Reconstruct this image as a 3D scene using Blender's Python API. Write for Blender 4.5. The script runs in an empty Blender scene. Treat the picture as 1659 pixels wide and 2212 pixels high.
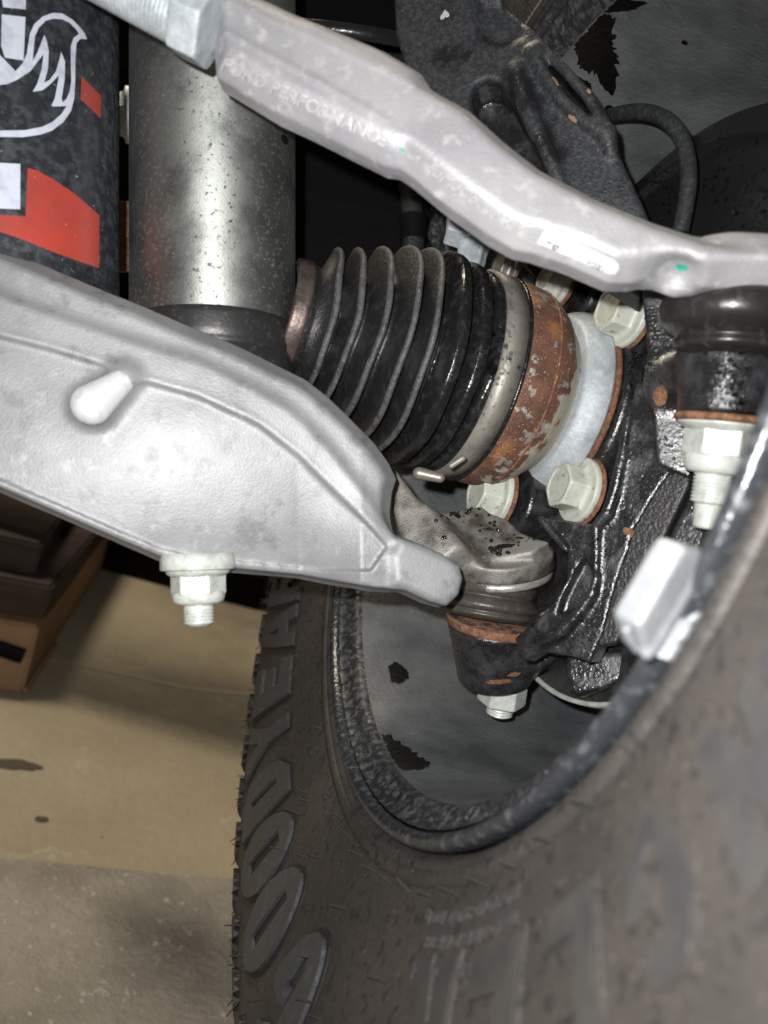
import bpy, bmesh, math, random
import numpy as np
from mathutils import Vector, Matrix
from mathutils.bvhtree import BVHTree
import openvdb as vdb
rng = np.random.default_rng(7); random.seed(7)
C = bpy.context.scene.collection

# ------------------------------------------------------------------ camera, world, lights
F = 1640.0; CX, CY = 829.5, 1106.0                     # focal length and centre in pixels of a 1659 x 2212 view
n_cam = np.array([.931, -.248, -.268]); n_cam /= np.linalg.norm(n_cam)      # wheel axis, outboard
u_cam = np.array([.27, .945, .17]); u_cam -= n_cam*(u_cam@n_cam); u_cam /= np.linalg.norm(u_cam)
R = np.array([n_cam, np.cross(u_cam, n_cam), u_cam])    # camera frame -> world (z up, x along the wheel axis)
CAM = np.array([0., 0., .55])
def W(c): return np.asarray(c, float)@R.T + CAM
def WD(d): d = np.asarray(d, float)@R.T; return d/np.linalg.norm(d)
def P(x, y, d): return W(((x-CX)/F*d, -(y-CY)/F*d, -d))
cam = bpy.data.cameras.new('camera'); co = bpy.data.objects.new('camera', cam); C.objects.link(co)
M4 = Matrix(R.tolist()).to_4x4(); M4.translation = Vector(CAM); co.matrix_world = M4
cam.sensor_width = 36; cam.lens = F/2212*36; cam.clip_start = .01; cam.clip_end = 60
cam.dof.use_dof = True; cam.dof.focus_distance = .43; cam.dof.aperture_fstop = 7
bpy.context.scene.camera = co
world = bpy.data.worlds.new('World'); bpy.context.scene.world = world; world.use_nodes = True
bg = world.node_tree.nodes['Background']; bg.inputs[0].default_value = (1, .93, .82, 1); bg.inputs[1].default_value = .055
def area(name, loc, target, size, power, col):
    l = bpy.data.lights.new(name, 'AREA'); l.shape = 'DISK'; l.size = size; l.energy = power; l.color = col
    o = bpy.data.objects.new(name, l); C.objects.link(o); o.location = Vector(loc)
    o.rotation_euler = (Vector(target)-Vector(loc)).to_track_quat('-Z', 'Y').to_euler(); return o
area('phone_flash', W((-.020, .022, .004)), W((-.02, .02, -1)), .009, 2.9, (1, .98, .96))
area('ceiling_lamp', (-.9, 1.5, 2.6), (-.6, 1.2, 0), .6, 54, (1, .88, .68))
vs = bpy.context.scene.view_settings; vs.view_transform = 'Standard'; vs.look = 'None'; vs.exposure = 0; vs.gamma = 1

# ------------------------------------------------------------------ objects
def mesh(verts, faces, smooth=True, name='m'):
    me = bpy.data.meshes.new(name); me.from_pydata([tuple(map(float, v)) for v in verts], [], [list(map(int, f)) for f in faces]); me.update()
    if smooth: me.polygons.foreach_set('use_smooth', [True]*len(me.polygons))
    return me
def thing(name, label, cat, loc, group=None):
    o = bpy.data.objects.new(name, None); C.objects.link(o); o.location = Vector(loc); o.empty_display_size = .02
    o['label'] = label; o['category'] = cat
    if group: o['group'] = group
    return o
def root_loc(p):
    while p.parent: p = p.parent
    return p.location
def part(name, me, mat, parent=None, label=None):
    """mesh with world coordinates -> object under parent"""
    o = bpy.data.objects.new(name, me); C.objects.link(o); me.name = name
    if parent is not None:
        me.transform(Matrix.Translation(-root_loc(parent))); o.parent = parent
    me.materials.clear(); me.materials.append(mat)
    if label: o['label'] = label
    return o
def solo(name, me, mat, label, cat, kind=None, group=None):
    o = part(name, me, mat)
    if kind: o['kind'] = kind
    if label: o['label'] = label
    if cat: o['category'] = cat
    if group: o['group'] = group
    return o
def frame(axis):
    a = np.asarray(axis, float); a = a/np.linalg.norm(a)
    t = np.array([0, 0, 1.]) if abs(a[2]) < .9 else np.array([1., 0, 0])
    u = np.cross(t, a); u /= np.linalg.norm(u); return a, u, np.cross(a, u)
def lathe(prof, o, axis, n=96, closed=False, fn=None):
    a, u, v = frame(axis); o = np.asarray(o, float); m = len(prof)
    prof = np.array(prof, float); th = np.linspace(0, 2*np.pi, n, endpoint=False)
    vs_ = []
    for i, (s, r) in enumerate(prof):
        for t in th:
            ss, rr = (s, r) if fn is None else fn(s, r, t, i)
            vs_.append(o+a*ss+(u*math.cos(t)+v*math.sin(t))*rr)
    fs = []
    for i in range(m-1 if not closed else m):
        i2 = (i+1) % m
        for j in range(n):
            k = (j+1) % n; fs.append((i*n+j, i*n+k, i2*n+k, i2*n+j))
    me = mesh(vs_, fs); fixn(me); return me
def fixn(me):
    bm = bmesh.new(); bm.from_mesh(me); bmesh.ops.remove_doubles(bm, verts=bm.verts, dist=1e-7)
    bmesh.ops.recalc_face_normals(bm, faces=bm.faces); bm.to_mesh(me); bm.free(); return me
def rnd(pts, it=2):
    """round the corners of an open profile (Chaikin)"""
    p = [np.array(q, float) for q in pts]
    for _ in range(it):
        q = [p[0]]
        for a, b in zip(p[:-1], p[1:]): q += [a*.75+b*.25, a*.25+b*.75]
        p = q+[p[-1]]
    return [tuple(x) for x in p]
def tube(pts, r, n=12, caps=True, it=2):
    p = np.array(rnd([tuple(x) for x in pts], it)); m = len(p); rr = np.interp(np.linspace(0, 1, m), np.linspace(0, 1, len(np.atleast_1d(r))), np.atleast_1d(r)) if np.ndim(r) else np.full(m, r)
    vs_, fs = [], []; up = np.array([.31, .53, .79])
    for i in range(m):
        t = p[min(i+1, m-1)]-p[max(i-1, 0)]; t /= np.linalg.norm(t)
        a = np.cross(t, up); a /= np.linalg.norm(a); b = np.cross(t, a); up = np.cross(a, t)
        for k in range(n):
            q = 2*np.pi*k/n; vs_.append(p[i]+(a*math.cos(q)+b*math.sin(q))*rr[i])
    for i in range(m-1):
        for k in range(n): fs.append((i*n+k, i*n+(k+1) % n, (i+1)*n+(k+1) % n, (i+1)*n+k))
    if caps: fs.append(list(range(n))[::-1]); fs.append([(m-1)*n+k for k in range(n)])
    return fixn(mesh(vs_, fs))
def box(c, x, y, z, sx, sy, sz, bev=.002, smooth=False):
    """oriented box, half sizes"""
    bm = bmesh.new(); bmesh.ops.create_cube(bm, size=2)
    A = np.array([np.array(x)*sx, np.array(y)*sy, np.array(z)*sz])
    for v in bm.verts: v.co = Vector(np.asarray(c)+np.array(v.co)@A)
    if bev: bmesh.ops.bevel(bm, geom=list(bm.edges), offset=bev, segments=3, affect='EDGES', profile=.6)
    bmesh.ops.recalc_face_normals(bm, faces=bm.faces)
    me = bpy.data.meshes.new('b'); bm.to_mesh(me); bm.free()
    if smooth: me.polygons.foreach_set('use_smooth', [True]*len(me.polygons))
    return me
def join(ms):
    bm = bmesh.new()
    for m in ms: bm.from_mesh(m)
    me = bpy.data.meshes.new('j'); bm.to_mesh(me); bm.free(); return me

# ------------------------------------------------------------------ solid modelling with distance fields
def cap(a, b, ra, rb=None):
    a, b = np.asarray(a, float), np.asarray(b, float); rb = ra if rb is None else rb; ab = b-a; L = ab@ab+1e-12
    def f(Q):
        t = np.clip(((Q-a)@ab)/L, 0, 1); return np.linalg.norm(Q-a-t[:, None]*ab, axis=1)-(ra+(rb-ra)*t)
    return f, [a, b], max(ra, rb)
def chain(pts, rs):
    cs = [cap(pts[i], pts[i+1], rs[i], rs[i+1]) for i in range(len(pts)-1)]
    def f(Q): return np.min([c[0](Q) for c in cs], axis=0)
    return f, list(pts), max(rs)
def cyl(a, b, r, rd=.001, r2=None):
    a, b = np.asarray(a, float), np.asarray(b, float); L = np.linalg.norm(b-a); ax = (b-a)/L; r2 = r if r2 is None else r2
    def f(Q):
        q = Q-a; s = q@ax; rad = np.linalg.norm(q-s[:, None]*ax, axis=1)
        d1 = rad-(r+(r2-r)*np.clip(s/L, 0, 1))+rd; d2 = np.abs(s-L/2)-L/2+rd
        return np.minimum(np.maximum(d1, d2), 0)+np.hypot(np.maximum(d1, 0), np.maximum(d2, 0))-rd
    return f, [a, b], max(r, r2)
def hexp(a, b, r, rd=.0006, rot=0.):
    """hexagonal head, across-corner radius r, corners chamfered"""
    a, b = np.asarray(a, float), np.asarray(b, float); L = np.linalg.norm(b-a); ax, u, v = frame(b-a); ap = r*math.cos(math.pi/6)
    def f(Q):
        q = Q-a; s = q@ax; x = q@u; y = q@v; d = np.full(len(Q), -1e3)
        for k in range(3):
            t = rot+k*math.pi/3; d = np.maximum(d, np.abs(x*math.cos(t)+y*math.sin(t))-ap)
        d = np.maximum(d, (np.hypot(x, y)+np.abs(s-L/2)*.5)-(r*.97+L/4*.9))
        d1 = d+rd; d2 = np.abs(s-L/2)-L/2+rd
        return np.minimum(np.maximum(d1, d2), 0)+np.hypot(np.maximum(d1, 0), np.maximum(d2, 0))-rd
    return f, [a, b], r
def plane(x, y, d, nc):
    """plane through pixel (x,y) at depth d; normal nc in camera frame, facing the camera"""
    nc = np.asarray(nc, float); nc /= np.linalg.norm(nc); o = np.array([(x-CX)/F*d, -(y-CY)/F*d, -d])
    return o, nc
def on(pl, x, y):
    o, nc = pl; r = np.array([(x-CX)/F, -(y-CY)/F, -1.]); return W(r*((o@nc)/(r@nc)))
def plate(poly, pl, back, front=0., rd=.002, taper=0., tdep=0.):
    """outline given in pixels on plane pl, solid from +front to -back along its normal"""
    o, nc = pl; N = WD(nc); _, u, v = frame(N); O = W(o)
    pts = np.array([on(pl, *p) for p in poly]); x = (pts-O)@u; y = (pts-O)@v; h = (front+back)/2; mid = (front-back)/2
    def f(Q):
        q = Q-O; a = q@u; b = q@v; w = q@N; d2 = np.full(len(Q), 1e9); ins = np.zeros(len(Q), bool)
        for i in range(len(x)):
            j = (i+1) % len(x); ex, ey = x[j]-x[i], y[j]-y[i]; px, py = a-x[i], b-y[i]
            t = np.clip((px*ex+py*ey)/(ex*ex+ey*ey+1e-14), 0, 1); d2 = np.minimum(d2, (px-t*ex)**2+(py-t*ey)**2)
            c = ((y[i] > b) != (y[j] > b)); ins ^= c & (a < ex*(b-y[i])/(ey+1e-14)+x[i])
        d = np.sqrt(d2)*np.where(ins, -1, 1)+rd
        if taper: d = (d+np.clip((w-front+tdep)/tdep, 0, 1.3)*taper)*tdep/math.hypot(taper, tdep)
        dw = np.abs(w-mid)-h+rd
        return np.minimum(np.maximum(d, dw), 0)+np.hypot(np.maximum(d, 0), np.maximum(dw, 0))-rd
    return f, [p+N*front for p in pts]+[p-N*back for p in pts], .0
class Solid:
    def __init__(s): s.ops = []; s.pts = []; s.warp = None
    def add(s, prim, k=.004):
        s.ops.append((1, prim[0], k))
        for p in prim[1]: s.pts += [np.asarray(p)-prim[2], np.asarray(p)+prim[2]]
        return s
    def cut(s, prim, k=.002): s.ops.append((-1, prim[0], k)); return s
    def ev(s, Q):
        d = None
        if s.warp is not None: Q = s.warp(Q)
        for sg, f, k in s.ops:
            e = f(Q)
            if d is None: d = e; continue
            if sg > 0: h = np.maximum(k-np.abs(d-e), 0)/k; d = np.minimum(d, e)-h*h*k/4
            else: h = np.maximum(k-np.abs(d+e), 0)/k; d = np.maximum(d, -e)+h*h*k/4
        return d
    def build(s, vox=.001, rough=None):
        pts = np.array(s.pts); c = 4; lo = pts.min(0)-6*vox; hi = pts.max(0)+6*vox
        nb = np.ceil((hi-lo)/(vox*c)).astype(int)+1
        g = np.stack(np.meshgrid(*[np.arange(k) for k in nb], indexing='ij'), -1).reshape(-1, 3)
        d = s.ev(lo+(g*c+(c-1)/2)*vox)
        act = np.abs(d) < vox*c*1.75
        arr = np.repeat(np.repeat(np.repeat(np.sign(d).reshape(nb), c, 0), c, 1), c, 2).astype(np.float32)*3*vox
        ga = g[act]*c; off = np.stack(np.meshgrid(*[np.arange(c)]*3, indexing='ij'), -1).reshape(-1, 3)
        idx = (ga[:, None]+off[None]).reshape(-1, 3)
        val = np.empty(len(idx), np.float32)
        for i in range(0, len(idx), 400000):
            Q = lo+idx[i:i+400000]*vox; val[i:i+400000] = s.ev(Q) if rough is None else s.ev(Q)+rough(Q)
        arr[idx[:, 0], idx[:, 1], idx[:, 2]] = np.clip(val, -3*vox, 3*vox)
        gr = vdb.FloatGrid(3*vox); gr.copyFromArray(arr)
        p, t, q = gr.convertToPolygons(isovalue=0.0, adaptivity=0.0)
        p = lo+p*vox; me = bpy.data.meshes.new('sdf')
        fl = [x[::-1] for x in t.tolist()]+[x[::-1] for x in q.tolist()]
        me.from_pydata(p.tolist(), [], fl); me.update(); me.polygons.foreach_set('use_smooth', [True]*len(me.polygons))
        # outward normals
        if len(me.polygons):
            pl_ = me.polygons[0]; cc = np.array(pl_.center); nn = np.array(pl_.normal)
            if s.ev((cc+nn*vox)[None])[0] < s.ev((cc-nn*vox)[None])[0]: me.flip_normals()
        return me
def wob(sc, amp):
    """soft cast unevenness"""
    ph = rng.uniform(0, 6, (6, 3)); fr = rng.normal(0, 1, (6, 3))*sc
    def f(Q): return sum(np.sin(Q@fr[i]+ph[i, 0]) for i in range(6))*amp/3
    return f

# ------------------------------------------------------------------ flat shapes laid on surfaces
def curve2d(polys=None, text=None, size=1., extrude=0., offset=0., shear=0.):
    cu = bpy.data.curves.new('c', 'FONT' if text else 'CURVE')
    if text: cu.body = text; cu.size = size; cu.align_x = 'CENTER'; cu.align_y = 'CENTER'; cu.shear = shear; cu.offset = offset; cu.resolution_u = 3
    else:
        cu.dimensions = '2D'
        for pl_ in polys:
            sp = cu.splines.new('POLY'); sp.points.add(len(pl_)-1)
            for q, (x, y) in zip(sp.points, pl_): q.co = (x, y, 0, 1)
            sp.use_cyclic_u = True
    cu.fill_mode = 'BOTH'; cu.extrude = extrude
    o = bpy.data.objects.new('c', cu); C.objects.link(o); dg = bpy.context.evaluated_depsgraph_get()
    me = bpy.data.meshes.new_from_object(o.evaluated_get(dg)); bpy.data.objects.remove(o); bpy.data.curves.remove(cu)
    return me
def refine(me, maxlen, it=6):
    bm = bmesh.new(); bm.from_mesh(me); bmesh.ops.remove_doubles(bm, verts=bm.verts, dist=1e-6); bmesh.ops.triangulate(bm, faces=bm.faces)
    for _ in range(it):
        es = [e for e in bm.edges if e.calc_length() > maxlen]
        if not es: break
        bmesh.ops.subdivide_edges(bm, edges=es, cuts=1); bmesh.ops.triangulate(bm, faces=bm.faces)
    bm.to_mesh(me); bm.free(); return me
def bvh(*objs):
    bm = bmesh.new()
    for o in objs:
        m = o.data.copy(); m.transform(Matrix.Translation(root_loc(o) if o.parent else o.location)); bm.from_mesh(m); bpy.data.meshes.remove(m)
    t = BVHTree.FromBMesh(bm); bm.free(); return t
def hit(tree, x, y):
    d = R@np.array([(x-CX)/F, -(y-CY)/F, -1.]); h = tree.ray_cast(Vector(CAM), Vector(d/np.linalg.norm(d)), 5.)
    if h[0] is None: return None, None
    nn = np.array(h[1]); return np.array(h[0]), (nn if nn@d < 0 else -nn)
def lay(me, tree, mapxy, lift=.0003):
    """me: flat mesh whose x,y are mapped to view pixels and laid on the surface; z becomes height"""
    bad = []
    for v in me.vertices:
        x, y = mapxy(v.co.x, v.co.y); h, nn = hit(tree, x, y)
        if h is None: bad.append(v.index); continue
        v.co = Vector(h+nn*(lift+v.co.z))
    if bad:
        bm = bmesh.new(); bm.from_mesh(me); bm.verts.ensure_lookup_table(); bmesh.ops.delete(bm, geom=[bm.verts[i] for i in bad], context='VERTS'); bm.to_mesh(me); bm.free()
    me.update(); return me
def sheet(polys, tree, lift=.0003, ml=12):
    """polygons in pixels -> thin print on a surface"""
    me = refine(curve2d(polys), ml); return lay(me, tree, lambda x, y: (x, y), lift)
def droplets(tree, spots, seed=1):
    """spots: (x, y, spread, count, rmin, rmax) -> beads of water as one mesh"""
    r_ = np.random.default_rng(seed); bm = bmesh.new()
    for x, y, sp, cnt, r0, r1 in spots:
        sx, sy = (sp if np.ndim(sp) else (sp, sp))
        for _ in range(cnt):
            h, nn = hit(tree, x+r_.normal(0, sx), y+r_.normal(0, sy))
            if h is None: continue
            r = r_.uniform(r0, r1); b = bmesh.ops.create_icosphere(bm, subdivisions=2, radius=1)
            a, u, v = frame(nn); st = r_.uniform(.8, 1.5)
            for q in b['verts']:
                c = np.array(q.co); q.co = Vector(h+(u*c[0]*st+v*c[1])*r+a*(c[2]*r*.75+r*.15))
    me = bpy.data.meshes.new('d'); bm.to_mesh(me); bm.free(); me.polygons.foreach_set('use_smooth', [True]*len(me.polygons)); return me

# ------------------------------------------------------------------ materials
def mat(name, col, rough=.5, metal=0., layers=(), bumps=(), coat=0., spec=.5, rvar=None, trans=0., stretch=(1, 1, 1)):
    """layers: (colour, noise scale, lo, hi, detail[, rough]) mixed on top in turn; bumps: (scale, distance[, detail])"""
    m = bpy.data.materials.new(name); m.use_nodes = True; nt = m.node_tree; N = nt.nodes; L = nt.links
    b = N['Principled BSDF']; tc = N.new('ShaderNodeTexCoord'); mp = N.new('ShaderNodeMapping'); L.new(tc.outputs['Object'], mp.inputs[0]); mp.inputs['Scale'].default_value = stretch
    b.inputs['Roughness'].default_value = rough; b.inputs['Metallic'].default_value = metal; b.inputs['Coat Weight'].default_value = coat; b.inputs['Coat Roughness'].default_value = .08
    b.inputs['Specular IOR Level'].default_value = spec; b.inputs['Transmission Weight'].default_value = trans
    if trans: b.inputs['IOR'].default_value = 1.33
    cur = None; crough = None; cmet = None
    for i, ly in enumerate(layers):
        c2, sc, lo, hi, det = ly[:5]
        nz = N.new('ShaderNodeTexNoise'); nz.inputs['Scale'].default_value = sc; nz.inputs['Detail'].default_value = det; nz.inputs['Roughness'].default_value = .62
        off = N.new('ShaderNodeVectorMath'); off.operation = 'ADD'; off.inputs[1].default_value = (i*3.7, i*1.3, i*7.1); L.new(mp.outputs[0], off.inputs[0]); L.new(off.outputs[0], nz.inputs['Vector'])
        mr = N.new('ShaderNodeMapRange'); mr.inputs[1].default_value = lo; mr.inputs[2].default_value = hi; L.new(nz.outputs['Fac'], mr.inputs[0])
        mx = N.new('ShaderNodeMix'); mx.data_type = 'RGBA'; L.new(mr.outputs[0], mx.inputs['Factor'])
        if cur is None: mx.inputs['A'].default_value = (*col, 1)
        else: L.new(cur, mx.inputs['A'])
        mx.inputs['B'].default_value = (*c2, 1); cur = mx.outputs['Result']
        if len(ly) > 5:
            mf = N.new('ShaderNodeMix'); mf.data_type = 'FLOAT'; L.new(mr.outputs[0], mf.inputs['Factor'])
            if crough is None: mf.inputs['A'].default_value = rough
            else: L.new(crough, mf.inputs['A'])
            mf.inputs['B'].default_value = ly[5]; crough = mf.outputs['Result']
        if len(ly) > 6:
            mf = N.new('ShaderNodeMix'); mf.data_type = 'FLOAT'; L.new(mr.outputs[0], mf.inputs['Factor'])
            if cmet is None: mf.inputs['A'].default_value = metal
            else: L.new(cmet, mf.inputs['A'])
            mf.inputs['B'].default_value = ly[6]; cmet = mf.outputs['Result']
    if cur is None: b.inputs['Base Color'].default_value = (*col, 1)
    else: L.new(cur, b.inputs['Base Color'])
    if crough: L.new(crough, b.inputs['Roughness'])
    if cmet: L.new(cmet, b.inputs['Metallic'])
    prev = None
    for bp in bumps:
        sc, dist = bp[:2]
        nz = N.new('ShaderNodeTexNoise'); nz.inputs['Scale'].default_value = sc; nz.inputs['Detail'].default_value = bp[2] if len(bp) > 2 else 3
        L.new(mp.outputs[0], nz.inputs['Vector']); bn = N.new('ShaderNodeBump'); bn.inputs['Distance'].default_value = dist; bn.inputs['Strength'].default_value = 1
        L.new(nz.outputs['Fac'], bn.inputs['Height'])
        if prev: L.new(prev, bn.inputs['Normal'])
        prev = bn.outputs[0]
    if prev:
        L.new(prev, b.inputs['Normal'])
        if coat: L.new(prev, b.inputs['Coat Normal'])
    return m
ALU = mat('cast_aluminium', (.37, .37, .38), .52, .3, [((.29, .29, .31), 22, .42, .62, 4), ((.50, .50, .50), 140, .55, .72, 5), ((.36, .35, .34), 420, .66, .74, 3)], [(45, .0003, 4), (800, .00018, 3)])
ALUD = mat('matt_cast_aluminium', (.26, .265, .272), .52, .22, [((.195, .20, .21), 16, .42, .62, 6), ((.17, .175, .185), 75, .56, .68, 6), ((.29, .295, .30), 160, .55, .75, 5), ((.20, .20, .20), 420, .66, .74, 3)], [(45, .0002, 4), (900, .00016, 4)])
ALU2 = mat('dirty_cast_aluminium', (.20, .192, .176), .5, .3, [((.065, .058, .048), 60, .42, .60, 5), ((.17, .16, .14), 200, .56, .7, 4), ((.06, .055, .05), 500, .62, .7, 3)], [(90, .0004, 4), (1100, .0002, 3)])
BLK = mat('wet_black_casting', (.012, .012, .013), .22, 0, [((.035, .037, .04), 80, .45, .65, 5, .42), ((.10, .095, .08), 420, .68, .74, 3, .7), ((.20, .10, .05), 60, .755, .77, 6, .8)], [(480, .00034, 2), (1500, .00018, 2)], spec=.8)
BLK2 = mat('dry_dusty_black_casting', (.022, .024, .027), .55, 0, [((.048, .051, .056), 420, .45, .62, 5), ((.014, .015, .017), 40, .52, .62, 4, .3), ((.16, .15, .13), 300, .68, .74, 4)], [(700, .0005, 3), (90, .0003, 3)])
TEX = mat('grained_black_paint', (.02, .02, .021), .42, 0, [((.05, .05, .05), 300, .6, .75, 4)], [(700, .0007, 2)])
BOLT = mat('painted_bolt', (.52, .54, .47), .42, .0, [((.42, .45, .40), 120, .45, .65, 4), ((.20, .19, .16), 220, .60, .70, 6)], [(400, .0002, 3)])
BOLTW = mat('white_zinc_nut', (.56, .59, .55), .36, .2, [((.40, .44, .40), 110, .45, .65, 5), ((.25, .24, .20), 240, .63, .72, 5)], [(500, .0003, 3)])
ZINC = mat('zinc_ring', (.38, .42, .45), .55, .15, [((.48, .52, .55), 300, .45, .65, 5), ((.28, .32, .34), 60, .5, .7, 4)], [(600, .0003, 4)])
RUSTY = mat('rusty_edge', (.21, .095, .045), .8, 0, [((.10, .045, .028), 250, .42, .6, 5), ((.34, .20, .11), 500, .6, .7, 3)], [(700, .0006, 4)])
RUSTB = mat('rusty_black_face', (.13, .062, .035), .8, 0, [((.02, .018, .017), 120, .46, .56, 6), ((.28, .16, .09), 400, .60, .68, 4)], [(600, .0005, 4)])
STUB = mat('brown_shaft_end', (.13, .10, .09), .45, .6, [((.06, .045, .04), 150, .45, .65, 4)], [(500, .0002)])
RINGM = mat('bright_retaining_ring', (.50, .49, .47), .35, .6, [((.3, .29, .27), 200, .5, .7, 4)], [(500, .0002)])
PLATER = mat('bare_plate', (.26, .235, .205), .42, .5, [((.24, .22, .2), 200, .5, .7, 4)], [(500, .0002, 3)])
STEEL = mat('clamp_steel', (.27, .255, .225), .5, .4, [((.20, .19, .17), 90, .45, .65, 4), ((.10, .09, .08), 400, .66, .72, 4)], [(500, .0002, 3)])
BOOT = mat('dusty_boot_rubber', (.009, .009, .010), .45, 0, [((.022, .022, .023), 160, .5, .7, 5), ((.08, .08, .08), 600, .68, .74, 3)], [(500, .0004, 4), (60, .0008, 3)])
BOOTC = mat('grey_crest_rubber', (.07, .07, .07), .6, 0, [((.035, .035, .035), 200, .45, .62, 5), ((.17, .17, .165), 600, .6, .7, 4)], [(600, .0004, 4)])
BOOTW = mat('wet_boot_rubber', (.010, .010, .011), .24, 0, [((.022, .022, .024), 200, .5, .65, 4, .4)], [(220, .0007, 3)])
BOOTB = mat('brown_boot_rubber', (.05, .043, .038), .42, 0, [((.07, .06, .052), 200, .5, .66, 4), ((.05, .042, .036), 90, .5, .7, 4)], [(300, .0004, 3)])
BOOTG = mat('shiny_boot_rubber', (.018, .017, .017), .3, 0, [((.05, .045, .038), 200, .55, .7, 4)], [(250, .0002, 3)])
GLOSS = mat('gloss_black', (.014, .014, .015), .26, 0, (), [(300, .0003)])
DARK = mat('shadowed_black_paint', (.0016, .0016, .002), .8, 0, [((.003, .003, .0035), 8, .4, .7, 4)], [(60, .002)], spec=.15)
HOSE = mat('rubber_hose', (.022, .024, .026), .5, 0, [((.05, .053, .056), 400, .5, .66, 4)], [(700, .0003)])
STRUT = mat('dusty_shock_tube', (.46, .48, .455), .60, 1., [((.26, .27, .265), 38, .46, .70, 6, .48, .95), ((.07, .075, .075), 420, .58, .66, 4, .55, .3), ((.26, .26, .24), 480, .69, .74, 3, .8, .2)], [(900, .00008, 3)])
STRUTL = mat('dirty_shock_foot', (.035, .035, .036), .42, .5, [((.08, .076, .066), 300, .55, .68, 5)], [(500, .0001, 3)])
RESV = mat('dusty_black_canister', (.020, .023, .028), .34, .1, [((.045, .05, .058), 200, .45, .62, 5, .5), ((.13, .135, .14), 420, .66, .72, 4, .7), ((.30, .29, .27), 260, .735, .76, 3, .8)], [(500, .00008, 3)])
DEC_W = mat('white_decal', (.50, .54, .62), .42, 0, [((.36, .39, .46), 90, .45, .65, 4)])
DEC_R = mat('red_decal', (.36, .045, .032), .35, 0, [((.27, .045, .035), 60, .45, .65, 5), ((.45, .16, .13), 500, .66, .72, 3)])
DEC_K = mat('dark_decal', (.035, .038, .046), .4, 0, [((.06, .065, .075), 200, .5, .65, 4)])
STICK = mat('white_sticker', (.50, .50, .53), .45)
INK = mat('sticker_ink', (.10, .09, .08), .6)
SMUDGE = mat('smudged_sticker_ink', (.30, .28, .25), .6, 0, [((.62, .61, .6), 300, .45, .55, 4)])
GREEN = mat('green_paint_mark', (.02, .28, .20), .5, 0, [((.10, .42, .33), 300, .5, .6, 3)])
RIM = mat('dusty_rim_paint', (.065, .07, .074), .45, .0, [((.13, .137, .142), 20, .36, .66, 6, .55), ((.13, .132, .13), 180, .62, .76, 5, .7), ((.16, .155, .13), 700, .68, .74, 3)], [(400, .0005, 4)])
RIMG = mat('glossy_rim_flange', (.026, .029, .034), .22, .0, [((.08, .085, .09), 200, .52, .66, 6, .45), ((.17, .165, .15), 350, .68, .74, 4, .7)], [(250, .0005, 3)])
RIMS = mat('dusty_ribbed_step', (.022, .024, .027), .35, 0, [((.075, .078, .08), 260, .46, .64, 5, .6), ((.16, .155, .14), 420, .63, .70, 4, .8)], [(400, .0003, 3)])
WET = mat('wet_patch', (.003, .003, .003), .35, 0, (), [(300, .0003)])
TYRE = mat('dusty_tyre_rubber', (.033, .0305, .0285), .6, 0, [((.046, .0405, .037), 22, .40, .62, 5), ((.020, .0195, .019), 190, .57, .64, 2), ((.12, .105, .09), 600, .62, .72, 3)], [(500, .0004, 3)])
TLET = mat('raised_letter_rubber', (.048, .051, .056), .5, 0, [((.068, .07, .074), 200, .5, .66, 4)], [(900, .0003, 2)])
TLET2 = mat('faint_letter_rubber', (.034, .034, .036), .55, 0, [((.048, .046, .044), 60, .4, .62, 5)], [(500, .0003, 3)])
WEIGHT = mat('wheel_weight_grey', (.23, .245, .26), .42, .3, [((.27, .28, .29), 90, .45, .65, 4)], [(400, .0003)])
WATER = mat('water', (.9, .95, .95), .03, 0, trans=1.)
CONC = mat('garage_concrete', (.34, .29, .205), .7, 0, [((.27, .225, .155), 2.5, .40, .65, 6), ((.17, .14, .105), 1.6, .54, .74, 6), ((.42, .37, .28), 30, .6, .75, 5), ((.20, .17, .13), 60, .67, .75, 4)], [(80, .002, 4)])
ROUGHC = mat('stained_rough_concrete', (.28, .25, .21), .75, 0, [((.19, .17, .14), 9, .42, .62, 6), ((.42, .39, .34), 110, .60, .70, 5), ((.5, .48, .43), 160, .72, .76, 3)], [(160, .0025, 5)])
CARD = mat('cardboard', (.30, .19, .10), .8, 0, [((.25, .14, .06), 8, .4, .7, 4)], [(50, .001)])
WOOD = mat('dark_timber', (.045, .028, .018), .8, 0, [((.022, .014, .010), 6, .4, .65, 4)], [(30, .003)], stretch=(1, 6, 6))
NAVY = mat('dark_wall_paint', (.006, .004, .0035), .8, 0, [((.012, .007, .005), 2, .4, .7, 3)])

# ------------------------------------------------------------------ setting
def quad(pts, nx=1): return mesh(pts, [tuple(range(len(pts)))], False)
fl = quad([(-8, -3.2, 0), (8, -3.2, 0), (8, 8, 0), (-8, 8, 0)])
solo('floor', fl, CONC, None, None, kind='structure')
def onfloor(x, y, z=0.):
    d = R@np.array([(x-CX)/F, -(y-CY)/F, -1.]); return CAM+d*((z-CAM[2])/d[2])
a, b = onfloor(0, 1862, .004), onfloor(620, 1918, .004); e = (b-a)/np.linalg.norm(b-a); q = np.cross(np.array([0, 0, 1.]), e)
near = onfloor(300, 2300); q = q if (near-a)@q > 0 else -q
p0, p1 = a-e*2.0, a+e*2.5
fv = [];
for i in range(41):
    t = i/40; w_ = rng.normal(0, .0035); fv.append(p0*(1-t)+p1*t+q*w_)
fr = mesh(fv+[p1+q*2.2, p0+q*2.2], [tuple(range(43))], False)
solo('pavement', fr, ROUGHC, None, None, kind='structure')

exec_parts = True
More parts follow.
